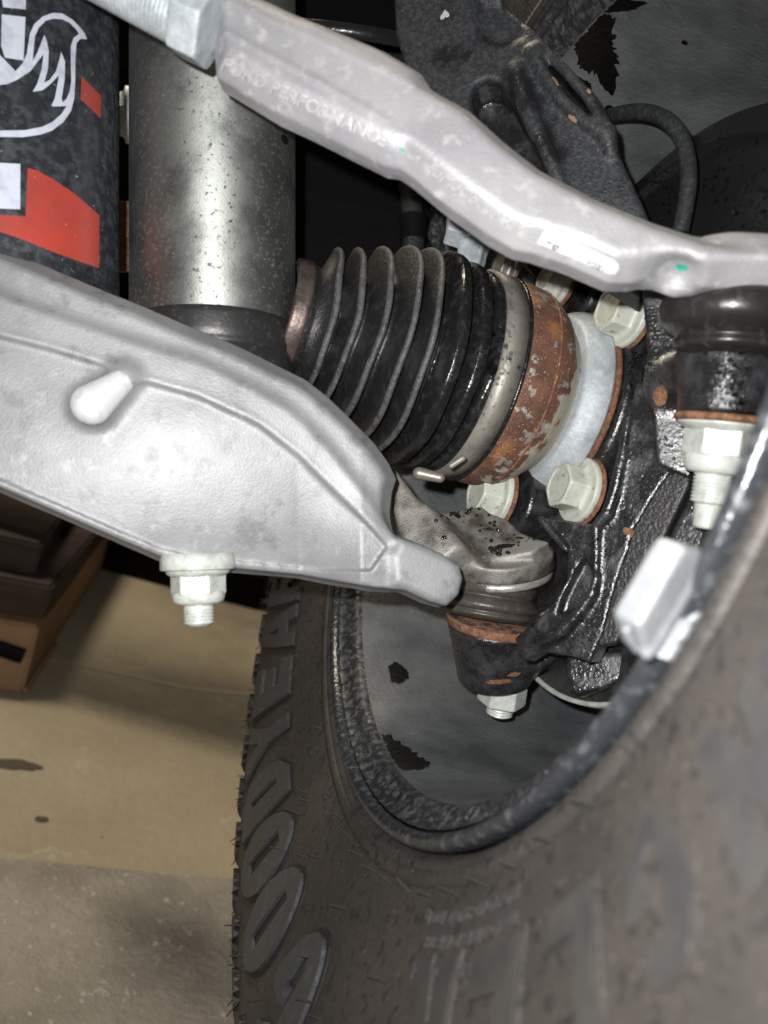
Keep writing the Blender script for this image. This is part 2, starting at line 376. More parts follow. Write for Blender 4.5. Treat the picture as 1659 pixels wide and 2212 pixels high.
# ------------------------------------------------------------------ wheel
WC = np.array([.0484, .0661, -.3998]); WN = n_cam
wc = W(WC); wn = WD(WN)
wheel = thing('wheel', 'black wheel with dusty barrel and knobbly mud tyre filling the lower right', 'wheel', wc)
_, wu, wv = frame(wn)
a_c = np.cross(WN, [0, 0, 1.]); a_c /= np.linalg.norm(a_c); b_c = np.cross(WN, a_c)
A_w, B_w = WD(a_c), WD(b_c)
def WP(s, r, deg):
    t = math.radians(deg); return wc+wn*s+(A_w*math.cos(t)+B_w*math.sin(t))*r
def wlathe(prof, n=200, fn=None, deg=None):
    m = len(prof); th = np.linspace(0, 360, n, endpoint=False) if deg is None else np.linspace(deg[0], deg[1], n)
    vs_ = []
    for i, (s, r) in enumerate(prof):
        for t in th:
            ss, rr = (s, r) if fn is None else fn(s, r, t, i)
            vs_.append(WP(ss, rr, t))
    fs = []; cl = deg is None
    for i in range(m-1):
        for j in range(n if cl else n-1):
            k = (j+1) % n; fs.append((i*n+j, i*n+k, (i+1)*n+k, (i+1)*n+j))
    return fixn(mesh(vs_, fs))
# tyre: bead, bulging sidewall, shoulder, tread
TP = [(.010, .2245), (.002, .2262), (-.003, .229), (-.005, .233), (-.0055, .2375), (-.0055, .239), (-.0125, .26), (-.0195, .29), (-.0245, .32), (-.0265, .345), (-.027, .368), (-.024, .385), (-.016, .396), (-.004, .401), (.01, .403), (.10, .406), (.17, .406), (.24, .40), (.27, .385), (.28, .35), (.28, .30), (.25, .24)]
TPr = rnd(TP, 2); TS = np.array(TPr)
def side_s(r):
    k = TS[:, 0] < .06; o = np.argsort(TS[k, 1]); return np.interp(r, TS[k, 1][o], TS[k, 0][o])
tyre = part('tyre', wlathe(TPr, 300), TYRE, wheel)
# ribbed rim-guard band
band = wlathe([(-.0052, .2325), (-.0068, .2335), (-.0068, .2385), (-.0052, .2392)], 900, lambda s, r, t, i: (s-(.0005 if (int(round(t/.4)) % 2 and i in (1, 2)) else 0), r))
part('rim_guard_band', band, TYRE, wheel)
def side_pt(r, deg, h=0.):
    s = float(side_s(r)); e_ = .002; ds = float(side_s(r+e_)-side_s(r-e_))/(2*e_); nrm = -1/math.sqrt(1+ds*ds)
    p = WP(s, r, deg); rad = (WP(0, 1, deg)-wc); nv = -(wn-rad*ds); nv /= np.linalg.norm(nv)
    return p+nv*h, nv
# big letters: polygons in a unit cell (x 0..1 along reading direction, y 0..1 towards the tread)
def arc(cx_, cy_, rx, ry, a0, a1, n=14): return [(cx_+rx*math.cos(math.radians(a0+(a1-a0)*i/(n-1))), cy_+ry*math.sin(math.radians(a0+(a1-a0)*i/(n-1)))) for i in range(n)]
LET = {
 'O': [arc(.5, .5, .5, .5, 0, 345, 24), [(.38, .2), (.60, .2), (.60, .8), (.38, .8)]],
 'G': [arc(.5, .5, .5, .5, 42, 350, 22)+[(.98, .56), (.6, .56), (.6, .42), (.72, .42), (.72, .24), (.5, .16), (.42, .24), (.42, .76), (.5, .84), (.7, .76)]],
 'D': [[(0, 0), (.6, 0), (.9, .16), (1, .4), (1, .6), (.9, .84), (.6, 1), (0, 1)], [(.42, .2), (.56, .2), (.56, .8), (.42, .8)]],
 'Y': [[(.34, 0), (.68, 0), (.68, .42), (1.02, 1), (.68, 1), (.5, .64), (.32, 1), (-.02, 1), (.34, .42)]],
 'E': [[(0, 0), (.95, 0), (.95, .24), (.4, .24), (.4, .39), (.85, .39), (.85, .6), (.4, .6), (.4, .76), (.95, .76), (.95, 1), (0, 1)]],
 'A': [[(0, 0), (.32, 0), (.38, .2), (.64, .2), (.7, 0), (1.02, 0), (.7, 1), (.32, 1)], [(.44, .4), (.58, .4), (.51, .72)]],
 'R': [[(0, 0), (.34, 0), (.34, .34), (.45, .34), (.66, 0), (1.02, 0), (.76, .4), (.98, .56), (.98, .84), (.8, 1), (0, 1)], [(.34, .56), (.6, .56), (.6, .78), (.34, .78)]],
 'W': [[(.12, 0), (.38, 0), (.5, .45), (.62, 0), (.88, 0), (1.05, 1), (.8, 1), (.72, .5), (.6, .95), (.4, .95), (.28, .5), (.2, 1), (-.05, 1)]],
 'N': [[(0, 0), (.3, 0), (.3, .5), (.68, 0), (1, 0), (1, 1), (.7, 1), (.7, .5), (.32, 1), (0, 1)]],
 'L': [[(0, 0), (.95, 0), (.95, .27), (.38, .27), (.38, 1), (0, 1)]],
}
LSHADE = mat('letter_moat', (.016, .015, .014), .7)  # dark outline paints the recess shade around the GOODYEAR letters
def tyre_letter(ch, deg, wdeg, r0=.278, r1=.352, h=.0030, grow=0., shear=.52):
    polys = [[((x-.5)*(1+grow)+.5, (y-.5)*(1+grow*.6)+.5) for x, y in pl_] for pl_ in LET[ch][:(1 if grow else 9)]]
    me = curve2d(polys, extrude=.5); refine(me, .13); sh_ = shear*(1 if r1 > .34 else .2)
    for v in me.vertices:
        top = v.co.z > 0; p, _ = side_pt(r0+(r1-r0)*v.co.y, deg+wdeg*(v.co.x-.5+sh_*(v.co.y-.5)), h if top else -.001); v.co = Vector(p)
    me.update(); me.polygons.foreach_set('use_smooth', [False]*len(me.polygons)); return fixn(me)
def put_letter(ch, dg_, wd, mt=None, **kw):
    o = part('raised_letter', tyre_letter(ch, dg_, wd, **kw), mt or TLET, wheel)
    kw['h'] = .0009; part('letter_moat', tyre_letter(ch, dg_, wd, grow=.12, **kw), LSHADE if not mt else TYRE, o)
for ch, dg_ in zip('GOODYEAR', (-6.5, 6, 15.8, 25, 33.8, 42.6, 51.5, 60)): put_letter(ch, dg_, 9.2 if ch in 'GO' else 7.6)
for ch, dg_ in zip('WRANGLER', (-84, -78.5, -73, -67.5, -60, -52, -43, -34)): put_letter(ch, dg_, 5.0 if dg_ < -50 else 6.5, TLET2, r0=.262, r1=.296 if dg_ < -50 else .315, h=.0012)
# side lugs along the shoulder
for k, dg_ in enumerate(np.arange(-14, 104, 5.9)):
    long_ = k % 2
    ms = []
    pol = [(-.9, .376), (-.9, .394), (.9, .394), (.9, .376), (.2, .370-.006*long_), (-.2, .370-.006*long_)]
    me = curve2d([[(x, (y-.38)*40) for x, y in pol]], extrude=.5); refine(me, .5)
    for v in me.vertices:
        p, _ = side_pt(.38+v.co.y/40, dg_+v.co.x*2.0, .0034 if v.co.z > 0 else -.002); v.co = Vector(p)
    me.update(); part('shoulder_lug', fixn(me), TYRE, wheel)
# sidewall small print
def side_text(txt, deg_mid, r, size, h=.0006, parent=wheel, flip=1):
    me = curve2d(text=txt, size=size, extrude=.5, offset=size*.012)
    for v in me.vertices:
        top = v.co.z > 0; rr = r+v.co.y*flip; p, _ = side_pt(rr, deg_mid+math.degrees(v.co.x/r)*flip, h if top else -.0005); v.co = Vector(p)
    me.update(); me.polygons.foreach_set('use_smooth', [False]*len(me.polygons)); return part('small_print', me, TLET2, parent)
side_text('MAX LOAD SINGLE 1700 kg', -37, .2485, .0058); side_text('TREAD 3 PLIES POLYESTER', -38, .2565, .0058); side_text('SIDEWALL 3 PLIES OUTSIDE', -38, .2655, .0066)
# wear bar flashes and rubber hairs
hm = bpy.data.meshes.new('rubber_hair'); bm = bmesh.new(); bmesh.ops.create_cone(bm, segments=5, radius1=.0007, radius2=.00035, depth=1, cap_ends=True); bmesh.ops.translate(bm, verts=bm.verts, vec=(0, 0, .5)); bm.to_mesh(hm); bm.free(); hm.materials.append(TYRE)
def hair(p, d, L):
    o = bpy.data.objects.new('rubber_hair', hm); C.objects.link(o); o.parent = wheel; o.location = Vector(p)-wheel.location
    o.rotation_euler = Vector(d).to_track_quat('Z', 'Y').to_euler(); o.scale = (1, 1, L)
for i in range(150):
    if i < 70: dg_ = -10+i*1.55+rng.normal(0, .4); r_h = rng.choice([.372, .386, .396]); L = rng.uniform(.006, .013)
    elif i < 125: dg_ = rng.uniform(-34, 70); r_h = rng.choice([.262, .272, .30, .34, .358, .366]); L = rng.uniform(.005, .010)
    else: dg_ = -60+(i-125)*5.2; r_h = .2415; L = .008
    p, nv = side_pt(r_h, dg_)
    rad = WP(0, 1, dg_)-wc
    d = (nv*.4+rad*1.0 if i < 70 else nv)+rng.normal(0, .12, 3); hair(p, d, L)
# rim
def ridge(s, r, t, i): return (s, r)
RP = rnd([(.010, .2235), (.000, .2262), (-.0055, .2252), (-.0062, .2208), (-.0025, .2186), (-.0005, .2183)], 2)
part('rim_flange', wlathe(RP, 260), RIMG, wheel)
part('rim_groove', wlathe([(-.0005, .2183), (.0030, .2181), (.0030, .2174), (-.0008, .2172)], 260), WET, wheel)
RP2 = rnd([(-.0008, .2172), (.0010, .2162), (.0040, .2130), (.0060, .2092), (.0085, .2068), (.012, .2058)], 1)
wall_seed = rng.normal(0, 1, 720)
part('ribbed_rim_step', wlathe(RP2, 720, lambda s, r, t, i: (s+.0005*wall_seed[int(round(t*2)) % 720]*(0 < i < len(RP2)-1), r)), RIMS, wheel)
BP = rnd([(.012, .2058), (.02, .203), (.035, .199), (.06, .195), (.12, .192), (.155, .190), (.17, .18), (.176, .15), (.176, .03)], 2)
barrel = part('barrel', wlathe(BP, 260), RIM, wheel)
tb = bvh(barrel)
def blotch(cx_, cy_, rx, ry, seed, rot=0., n=64, rag=.22):
    r_ = np.random.default_rng(seed); pts = []
    am = r_.normal(0, 1, 12); ph = r_.uniform(0, 6.28, 12)
    for i in range(n):
        t = 2*math.pi*i/n; k = 1+rag*sum(am[j]*math.sin((j+2)*t+ph[j])/(j+2) for j in range(12))*.9+r_.normal(0, rag*.22)
        x, y = rx*k*math.cos(t), ry*k*math.sin(t); c_, s_ = math.cos(rot), math.sin(rot)
        pts.append((cx_+x*c_-y*s_, cy_+x*s_+y*c_))
    return pts
TRI = [(812, 1590), (840, 1588), (862, 1606), (885, 1622), (902, 1632), (930, 1650), (925, 1660), (905, 1664), (880, 1667), (850, 1660), (832, 1652), (815, 1662), (808, 1640), (806, 1610)]
TRI2 = []
for i in range(len(TRI)):
    a_, b_ = np.array(TRI[i]), np.array(TRI[(i+1) % len(TRI)])
    for t in (0, .2, .4, .6, .8): TRI2.append(tuple(a_*(1-t)+b_*t+rng.normal(0, 2.2, 2)))
for pl_ in (TRI2, blotch(860, 1456, 24, 20, 5, .5), blotch(1290, 95, 52, 75, 8, -.3, 90, .3), blotch(1250, 185, 26, 22, 10), blotch(1330, 8, 60, 16, 12), blotch(1228, 242, 10, 9, 14), blotch(1315, 232, 8, 7, 15), blotch(1480, 90, 7, 5, 17), blotch(1320, 78, 12, 8, 18)):
    part('wet_patch', sheet([pl_], tb, .0006, 10), WET, wheel)
# stick-on wheel weight clipped over the lip
pw = plane(1430, 1310, .196, (.55, -.25, .8)); NW = WD(pw[1])
sw = Solid(); sw.add(plate([(1460, 1172), (1500, 1180), (1517, 1205), (1510, 1232), (1400, 1408), (1378, 1402), (1362, 1350), (1362, 1338), (1440, 1200)], pw, .006, .003, .0018))
sw.add(plate([(1497, 1262), (1520, 1280), (1520, 1296), (1444, 1426), (1434, 1430), (1400, 1408)], pw, .004, .0060, .0016), .002)
sw.add(chain([on(pw, 1497, 1222)+NW*.0018, on(pw, 1385, 1405)+NW*.0018], [.0020, .0018]), .0015)
for x0, y0, x1, y1 in ((1449, 1325, 1490, 1350), (1422, 1364, 1462, 1382)):
    sw.cut(cap(on(pw, x0, y0)+NW*.0062, on(pw, x1, y1)+NW*.0062, .0010), .0006)
wt = part('wheel_weight', sw.build(.0005), WEIGHT, wheel)
part('weight_clip', tube([on(pw, 1352, 1356), on(pw, 1362, 1384), on(pw, 1376, 1404)], .0011), WEIGHT, wt)
tw = bvh(wt)
for s_, x, y in (('60', 1432, 1252), ('28', 1398, 1312)):
    me = curve2d(text=s_, size=20, extrude=.0003); ca, sa = math.cos(-1.02), math.sin(-1.02)
    part('embossed_number', lay(me, tw, lambda X, Y, x=x, y=y: (x+X*ca+Y*sa*-1, y+X*sa*1-Y*ca), .0002), WEIGHT, wt)

# ------------------------------------------------------------------ brake disc and dust shield behind the knuckle
brake = thing('brake_disc', 'grey brake disc edge showing below the knuckle inside the rim', 'brake disc', W(WC+WN*.10))
part('disc', wlathe([(.091, .03), (.091, .1475), (.098, .1475), (.098, .03)], 200), BLK, brake)
part('disc_edge', wlathe([(.091, .1475), (.0895, .1480), (.0895, .1500), (.0975, .1505), (.098, .1475)], 200), BOLTW, brake)
SHD = None
sh = thing('dust_shield', 'wet black pressed brake dust shield behind the hose, upper right', 'dust shield', W(WC+WN*.085))
SP = rnd([(.098, .171), (.096, .1745), (.091, .1755), (.088, .1735), (.086, .162), (.0845, .1585), (.089, .1555), (.089, .150), (.084, .10), (.082, .06)], 2)
shl = part('shield_panel', wlathe(SP, 160, lambda s, r, t, i: (s, r), (110, 285)), GLOSS, sh)
solo('water_droplets', droplets(bvh(shl), [(1590, 400, (60, 60), 110, .0005, .0013), (1440, 400, (30, 30), 50, .0005, .0011)], 12), WATER, 'water beads scattered over the black dust shield, upper right', 'water', kind='stuff')

# ------------------------------------------------------------------ drive shaft with bellows
AX = np.array([.92, -.235, -.31]); ax = WD(AX); c0 = P(1003, 812, .455)
cv = thing('drive_shaft', 'rusty outer drive shaft joint with black ribbed rubber bellows and zinc ring', 'drive shaft', c0)
peaks = [(-.094, .0445), (-.083, .0482), (-.070, .0532), (-.056, .0583), (-.0445, .0608), (-.030, .0632), (-.0175, .0618)]
wet_prof = []; dry_prof = [(-.1065, .0310), (-.102, .0318)]
def pleat(s, r, w, crest): return [(s-w*.55, r-.0150), (s-crest, r-.0006), (s-crest*.45, r), (s+crest*.45, r), (s+crest, r-.0006), (s+w*.5, r-.0150)]
for s, r in peaks[:5]: dry_prof += pleat(s, r, .0115, .0013)
dry_prof += [(-.038, .0505)]
for s, r in peaks[5:]: wet_prof += rnd(pleat(s, r, .014, .003), 1)
wet_prof = [(-.038, .0515)]+wet_prof+[(-.0115, .0555), (-.0105, .060), (-.008, .0605), (.0095, .0605)]
def egg(s, r, t, i): return (s+.0006*math.sin(3*t+s*90)+.0004*math.sin(7*t), r+.0005*math.sin(2*t+s*60))
bel = part('bellows', lathe(dry_prof, c0, ax, 160, fn=egg), BOOT, cv)
for s, r in peaks[:5]:
    part('pleat_crest', lathe([(s-.0017, r-.0016), (s-.0013, r-.0001), (s-.0005, r+.0005), (s+.0005, r+.0005), (s+.0012, r-.0001)], c0, ax, 160, fn=egg), BOOTC, bel)
belw = part('wet_bellows_end', lathe(wet_prof, c0, ax, 160, fn=egg), BOOTW, cv, 'wet glossy last folds of the bellows')
clampo = part('boot_clamp', lathe([(-.0065, .0602), (-.0065, .0619), (.0065, .0619), (.0065, .0602)], c0, ax, 160), STEEL, cv)
part('boot_lip', lathe(rnd([(.0065, .0602), (.0068, .0625), (.0088, .0627), (.0095, .060)], 1), c0, ax, 160), BOOTW, cv)
part('small_boot_clamp', lathe(rnd([(-.1135, .0290), (-.1135, .0320), (-.112, .0328), (-.108, .0328), (-.105, .0330), (-.104, .031)], 1), c0, ax, 96), STUB, cv)
part('shaft', lathe([(-.135, .014), (-.11, .014)], c0, ax, 48), DARK, cv)
HP = rnd([(.0085, .0590), (.0095, .0612), (.018, .0622), (.028, .0612), (.037, .0575), (.044, .0515), (.049, .0475), (.052, .046), (.056, .045)], 1)
# rust material with a shaped bare band near the ring
def rust():
    m = mat('heavy_rust', (.14, .062, .038), .75, 0, [((.075, .034, .024), 60, .42, .60, 6), ((.29, .13, .045), 48, .54, .68, 6), ((.30, .30, .28), 85, .575, .60, 6, .45, .35), ((.44, .22, .09), 1000, .62, .70, 2), ((.05, .035, .03), 500, .64, .7, 3)], [(700, .0005, 4), (90, .0005, 3)])
    nt = m.node_tree; N = nt.nodes; L = nt.links; b = N['Principled BSDF']; src = b.inputs['Base Color'].links[0].from_socket
    tc = N.new('ShaderNodeTexCoord'); dt = N.new('ShaderNodeVectorMath'); dt.operation = 'DOT_PRODUCT'; dt.inputs[1].default_value = tuple(ax); L.new(tc.outputs['Object'], dt.inputs[0])
    nz = N.new('ShaderNodeTexNoise'); nz.inputs['Scale'].default_value = 70; nz.inputs['Detail'].default_value = 6; L.new(tc.outputs['Object'], nz.inputs[0])
    # lower half of the rim stays bare near the ring
    dn = N.new('ShaderNodeVectorMath'); dn.operation = 'DOT_PRODUCT'; dn.inputs[1].default_value = tuple(WD((-.3, -.9, .1))*.22); L.new(tc.outputs['Object'], dn.inputs[0])
    ma = N.new('ShaderNodeMath'); ma.operation = 'MULTIPLY_ADD'; ma.inputs[1].default_value = .05; L.new(nz.outputs['Fac'], ma.inputs[0]); L.new(dt.outputs['Value'], ma.inputs[2])
    m2 = N.new('ShaderNodeMath'); m2.operation = 'ADD'; L.new(ma.outputs[0], m2.inputs[0]); L.new(dn.outputs['Value'], m2.inputs[1])
    mr = N.new('ShaderNodeMapRange'); mr.inputs[1].default_value = .064; mr.inputs[2].default_value = .0665; L.new(m2.outputs[0], mr.inputs[0])
    mx = N.new('ShaderNodeMix'); mx.data_type = 'RGBA'; L.new(mr.outputs[0], mx.inputs['Factor']); L.new(src, mx.inputs['A']); mx.inputs['B'].default_value = (.36, .33, .27, 1); L.new(mx.outputs['Result'], b.inputs['Base Color'])
    return m
hous = part('joint_housing', lathe(HP, c0, ax, 160), rust(), cv, 'heavily rusted joint housing')
part('seam_groove', lathe([(.0268, .0612), (.0272, .0617), (.0278, .0617), (.0282, .0611)], c0, ax, 160), RUSTY, hous)
ZP = rnd([(.050, .040), (.0495, .0510), (.050, .0530), (.054, .0556), (.058, .0578), (.063, .0586), (.0655, .0584), (.0655, .04)], 1)
zr = part('zinc_ring', lathe(ZP, c0, ax, 160), ZINC, cv)
part('rusty_back_plate', lathe([(.0658, .03), (.0658, .0594), (.0662, .0600), (.068, .0600), (.0684, .0594), (.0684, .03)], c0, ax, 160), RUSTY, cv)
# clamp ear below the joint
sc_ = Solid(); q0 = P(905, 1022, .415); sc_.add(cap(q0, P(950, 1032, .413), .0035, .0028)).cut(cap(P(905, 1014, .408), P(950, 1024, .406), .0022), .001)
part('clamp_ear', sc_.build(.0005), PLATER, cv)
sc_ = Solid(); sc_.add(cap(P(975, 1006, .402), P(1000, 990, .402), .0016)); part('clamp_tab', sc_.build(.0005), STEEL, cv)
td = bvh(belw, clampo, hous, zr)
dr = droplets(td, [(1075, 770, (16, 26), 150, .0004, .0011), (1060, 800, (10, 10), 40, .0006, .0014), (1040, 870, (14, 40), 26, .0003, .0007), (1100, 690, (8, 40), 30, .0003, .0007), (1040, 640, (20, 40), 26, .0003, .0007)], 3)
solo('water_droplets', dr, WATER, 'clear water beads clinging to the bellows and clamp of the drive shaft', 'water', kind='stuff')

# ------------------------------------------------------------------ steering knuckle
kn = thing('steering_knuckle', 'wet black cast steering knuckle between drive shaft joint and wheel', 'steering knuckle', c0+ax*.08)
K = Solid()
hubc = lambda s, r=0: c0+ax*s
K.add(cyl(hubc(.069), hubc(.115), .064, .004))
K.add(cyl(hubc(.090), hubc(.12), .088, .004), .01)
pk = plane(1260, 1280, .368, (-.60, .15, .78))
NK = WD(pk[1])
K.add(plate([(1170, 1120), (1223, 1123), (1291, 1136), (1316, 1110), (1330, 1040), (1345, 980), (1372, 830), (1440, 800), (1505, 860), (1490, 960), (1420, 1060), (1366, 1148), (1355, 1195), (1341, 1230), (1320, 1298), (1302, 1369), (1273, 1433), (1231, 1418), (1167, 1408), (1130, 1430), (1110, 1380), (1190, 1310), (1225, 1250), (1226, 1190)], pk, .014, 0, .0012), .003)
# glossy ribs
def kp(x, y, h): return on(pk, x, y)+NK*h
K.add(chain([kp(1163, 1394, .000), kp(1213, 1369, .002), kp(1256, 1322, .002), kp(1282, 1284, .002), kp(1288, 1251, .001)], [.0026, .0028, .0028, .0026, .0018]), .0025)
K.add(chain([kp(1288, 1251, .001), kp(1289, 1180, .001), kp(1291, 1136, .002), kp(1316, 1113, .003), kp(1337, 1056, .004), kp(1351, 990, .004), kp(1364, 900, .004)], [.0012, .0014, .0022, .0026, .0026, .0024, .0016]), .003)
K.add(chain([kp(1172, 1122, .002), kp(1227, 1187, .002)], [.0018, .0016]), .002)
K.cut(plate([(1262, 1205), (1278, 1240), (1270, 1290), (1235, 1320), (1205, 1325), (1215, 1290), (1240, 1240)], pk, .005, .02, .0015), .0025)
# ball joint boss
bt, bb = P(1086, 1322, .425), P(1062, 1478, .432)
up_bj = bt-bb; up_bj /= np.linalg.norm(up_bj)
K.add(cyl(P(1070, 1338, .433), P(1066, 1470, .443), .0276, .0025, .0205), .004)
K.add(plate([(1100, 1335), (1190, 1300), (1240, 1330), (1240, 1400), (1165, 1450), (1120, 1470), (1080, 1440)], plane(1150, 1380, .425, (-.3, .2, .9)), .016, 0, .004), .008)
# arm up towards tie rod end and its boss
pa = plane(1430, 850, .352, (-.40, .08, .91))
K.add(plate([(1384, 590), (1500, 600), (1540, 700), (1560, 900), (1500, 1010), (1490, 1035), (1420, 1000), (1405, 840)], pa, .03, 0, .0012), .002)
K.add(cyl(P(1583, 700, .322), P(1566, 905, .322), .0195, .002), .006)
K.add(chain([P(1440, 830, .352), P(1495, 800, .340), P(1530, 790, .33)], [.008, .010, .012]), .01)
# hub lobes for the flange bolts
for x, y in ((1378, 676), (1222, 625), (1262, 1066), (1082, 1078)):
    q0 = P(x, y, .462 if y > 900 else (.44 if x > 1300 else .495)); K.add(cyl(q0+ax*.007, q0+ax*.034, .0225, .003), .008)
K.add(chain([P(1100, 1105, .47), P(1180, 1085, .465), P(1230, 1090, .465)], [.011, .010, .012]), .01)
K.add(plate([(1080, 520), (1383, 590), (1384, 830), (1340, 1060), (1260, 1140), (1180, 1130), (1150, 600)], plane(1250, 900, .495, (-.4, .1, .9)), .03, 0, .004), .01)
kb = part('casting', K.build(.0011, wob(160, .00008)), BLK, kn)
# upper arm of the knuckle
pu = plane(1100, 220, .40, (-.28, .05, .96)); NU = WD(pu[1])
up = lambda x, y, h: on(pu, x, y)+NU*h
U = Solid()
U.add(plate([(846, -60), (1060, -60), (1092, 0), (1158, 64), (1211, 124), (1282, 192), (1318, 250), (1335, 290), (1336, 322), (1364, 384), (1392, 445), (1440, 560), (1384, 640), (1250, 560), (1100, 420), (900, 300), (868, 120), (853, 71)], pu, .028, 0, .0035))
U.cut(plate([(1021, 250), (1018, 200), (1026, 180), (1050, 169), (1076, 173), (1100, 195), (1125, 235), (1160, 300), (1200, 372), (1260, 480), (1150, 440), (1060, 330)], pu, .022, .02, .002), .003)
U.cut(plate([(1176, 126), (1190, 132), (1228, 172), (1266, 216), (1292, 256), (1280, 258), (1236, 212), (1196, 166)], pu, .024, .02, .001), .002)
U.add(chain([up(1115, 150, -.001), up(1130, 215, .001), up(1160, 290, .002), up(1190, 350, .001), up(1210, 400, 0)], [.004, .0045, .0045, .004, .003]), .004)
U.add(chain([up(1150, 112, 0), up(1176, 165, .0015), up(1215, 222, .002), up(1265, 268, .002), up(1310, 290, .001), up(1320, 330, 0)], [.004, .003, .003, .003, .005, .003]), .003)
U.add(chain([up(1165, 100, 0), up(1215, 148, .001), up(1265, 205, .001), up(1305, 265, .001)], [.002, .0025, .0025, .0025]), .003)
U.cut(plate([(1035, -10), (1075, 0), (1118, 50), (1120, 72), (1085, 90), (1045, 78)], pu, .004, .02, .003), .008)
ua = part('upper_arm', U.build(.0011, wob(160, .00015)), BLK2, kn, 'dusty upper arm of the casting with two pockets')
tu = bvh(ua)
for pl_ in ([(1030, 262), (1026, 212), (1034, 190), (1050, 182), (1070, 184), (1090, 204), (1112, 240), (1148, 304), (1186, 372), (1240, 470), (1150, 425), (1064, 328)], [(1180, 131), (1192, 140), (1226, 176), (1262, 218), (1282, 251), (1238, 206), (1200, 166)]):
    part('wet_shaded_pocket_floor', sheet([pl_], tu, .0004, 10), BLK, ua)  # wet black casting, its dark sheet also paints the shade inside the pockets
for pl_ in (blotch(961, 33, 8, 9, 3, 0, 30, .3),): part('white_paint_spot', sheet([pl_], tu, .0003, 6), STICK, ua)
CHIP = mat('bare_primer_chip', (.40, .22, .14), .7)
for pl_ in (blotch(1238, 256, 5, 12, 4, -.8, 24), blotch(1202, 178, 3, 13, 6, -.7, 24), blotch(1272, 198, 4, 6, 7, -.5, 18)): part('paint_chip', sheet([pl_], tu, .0003, 6), CHIP, ua)
# separate grained panel (caliper bracket face) right of the slit
kb2 = Solid(); pg = plane(1380, 1250, .354, (-.62, .15, .78))
kb2.add(plate([(1345, 1130), (1400, 1040), (1494, 1005), (1487, 1050), (1419, 1192), (1352, 1349), (1330, 1390), (1270, 1400), (1280, 1300)], pg, .012, 0, .001))
# brake caliper: bracket pieces
cal = thing('brake_caliper', 'black grained brake caliper bracket between the knuckle and the rim lip', 'brake caliper', P(1380, 1300, .44))
part('grained_face', kb2.build(.0009), TEX, cal)
kc = Solid(); kc.add(plate([(1500, 1040), (1560, 980), (1640, 900), (1600, 1150), (1440, 1420), (1340, 1370), (1362, 1340), (1430, 1192)], plane(1450, 1200, .348, (-.62, .15, .78)), .02, 0, .002))
part('body', kc.build(.0012), BLK, cal)
kc = Solid(); kc.add(plate([(1224, 1400), (1300, 1408), (1352, 1405), (1385, 1400), (1340, 1475), (1300, 1492), (1248, 1505), (1228, 1498), (1218, 1440)], plane(1290, 1450, .378, (-.5, .25, .83)), .02, 0, .003))
part('lower_lug', kc.build(.0011), BLK, cal)
# flange bolts
def flange_bolt(x, y, d, rh=.0136, rf=.0192, hl=.0155, rot=.3, m=BOLT, axis=ax, parent=kn, rustr=True):
    """axis points from head into the part"""
    q = P(x, y, d); s = Solid(); s.add(hexp(q-axis*(hl+.001), q-axis*.001, rh, .0008, rot)); s.add(cyl(q-axis*.004, q, rf, .0012, rf), .003)
    s.cut(cyl(q-axis*(hl+.004), q-axis*(hl+.0004), rh*.72, .0002), .0004)
    o = part('flange_bolt', s.build(.0006), m, parent)
    if rustr: part('rust_ring', lathe([(0, rf*.6), (0, rf*1.03), (.0012, rf*1.06), (.0022, rf*1.03), (.0022, rf*.6)], q, axis, 64, True), RUSTY, o)
    return o
for x, y, d, rot in ((1362, 684, .430, .1), (1212, 616, .497, .5), (1258, 1062, .432, .15), (1078, 1075, .462, .4)):
    flange_bolt(x, y, d, rot=rot) if x != 1212 else flange_bolt(x, y, d, .0105, .0150, .013, rot)
# nut and threads under the ball joint boss
def nut(q, axis, r, L, rot, m, parent, thr_r, thr_L, flange=None, name='nut', pitch=.0016, tip=0.):
    """axis points away from the seat"""
    s = Solid(); s.add(hexp(q, q+axis*L, r, .0007, rot))
    if flange: s.add(cyl(q, q+axis*.003, flange, .001), .002)
    o = part(name, s.build(.0006), m, parent)
    pr = []; z = L-.001; k = 0
    while z < L+thr_L: pr += [(z, thr_r*.90), (z+pitch*.35, thr_r), (z+pitch*.6, thr_r)]; z += pitch
    pr += [(z, thr_r*.84), (z+.001, thr_r*.7), (z+.001, 0.0001)]
    part('threaded_stud', lathe(pr, q, axis, 48), m, o); return o
dn = -up_bj
nut(P(1088, 1478, .442), dn, .0142, .0115, .35, BOLTW, kn, .0078, .006, name='ball_joint_nut')
# rust rim on the boss top
part('rust_rim', lathe(rnd([(-.0005, .0262), (.0008, .0279), (-.003, .0282), (-.0045, .0276)], 1), P(1070, 1336, .433), up_bj, 96), RUSTY, kn)
part('rust_cap', lathe([(.0012, .0005), (.0012, .0262), (-.001, .0272)], P(1070, 1338, .433), up_bj, 96), RUSTB, kn)
tk = bvh(kb)
for pl_ in (blotch(1427, 855, 16, 20, 27, .3, 60, .14), blotch(1360, 1150, 12, 9, 22, 0, 36, .4), blotch(1110, 1456, 12, 5, 24, -.3, 30, .4), blotch(1080, 1472, 26, 5, 25, -.05, 40, .3)):
    part('rust_spot', sheet([pl_], tk, .0003, 6), RUSTY, kn)
dr = droplets(tk, [(1590, 830, (14, 44), 150, .0005, .0009), (1560, 780, (20, 30), 30, .0005, .001), (1155, 1348, (8, 5), 8, .0008, .0016), (1400, 790, 12, 8, .0008, .0016), (1240, 1360, (60, 50), 110, .0003, .0007), (1340, 760, (30, 80), 150, .0003, .0008), (1290, 1170, (50, 50), 110, .0003, .0007), (1420, 950, (40, 90), 90, .0003, .0006), (1040, 1400, (40, 40), 90, .0003, .0006)], 9)
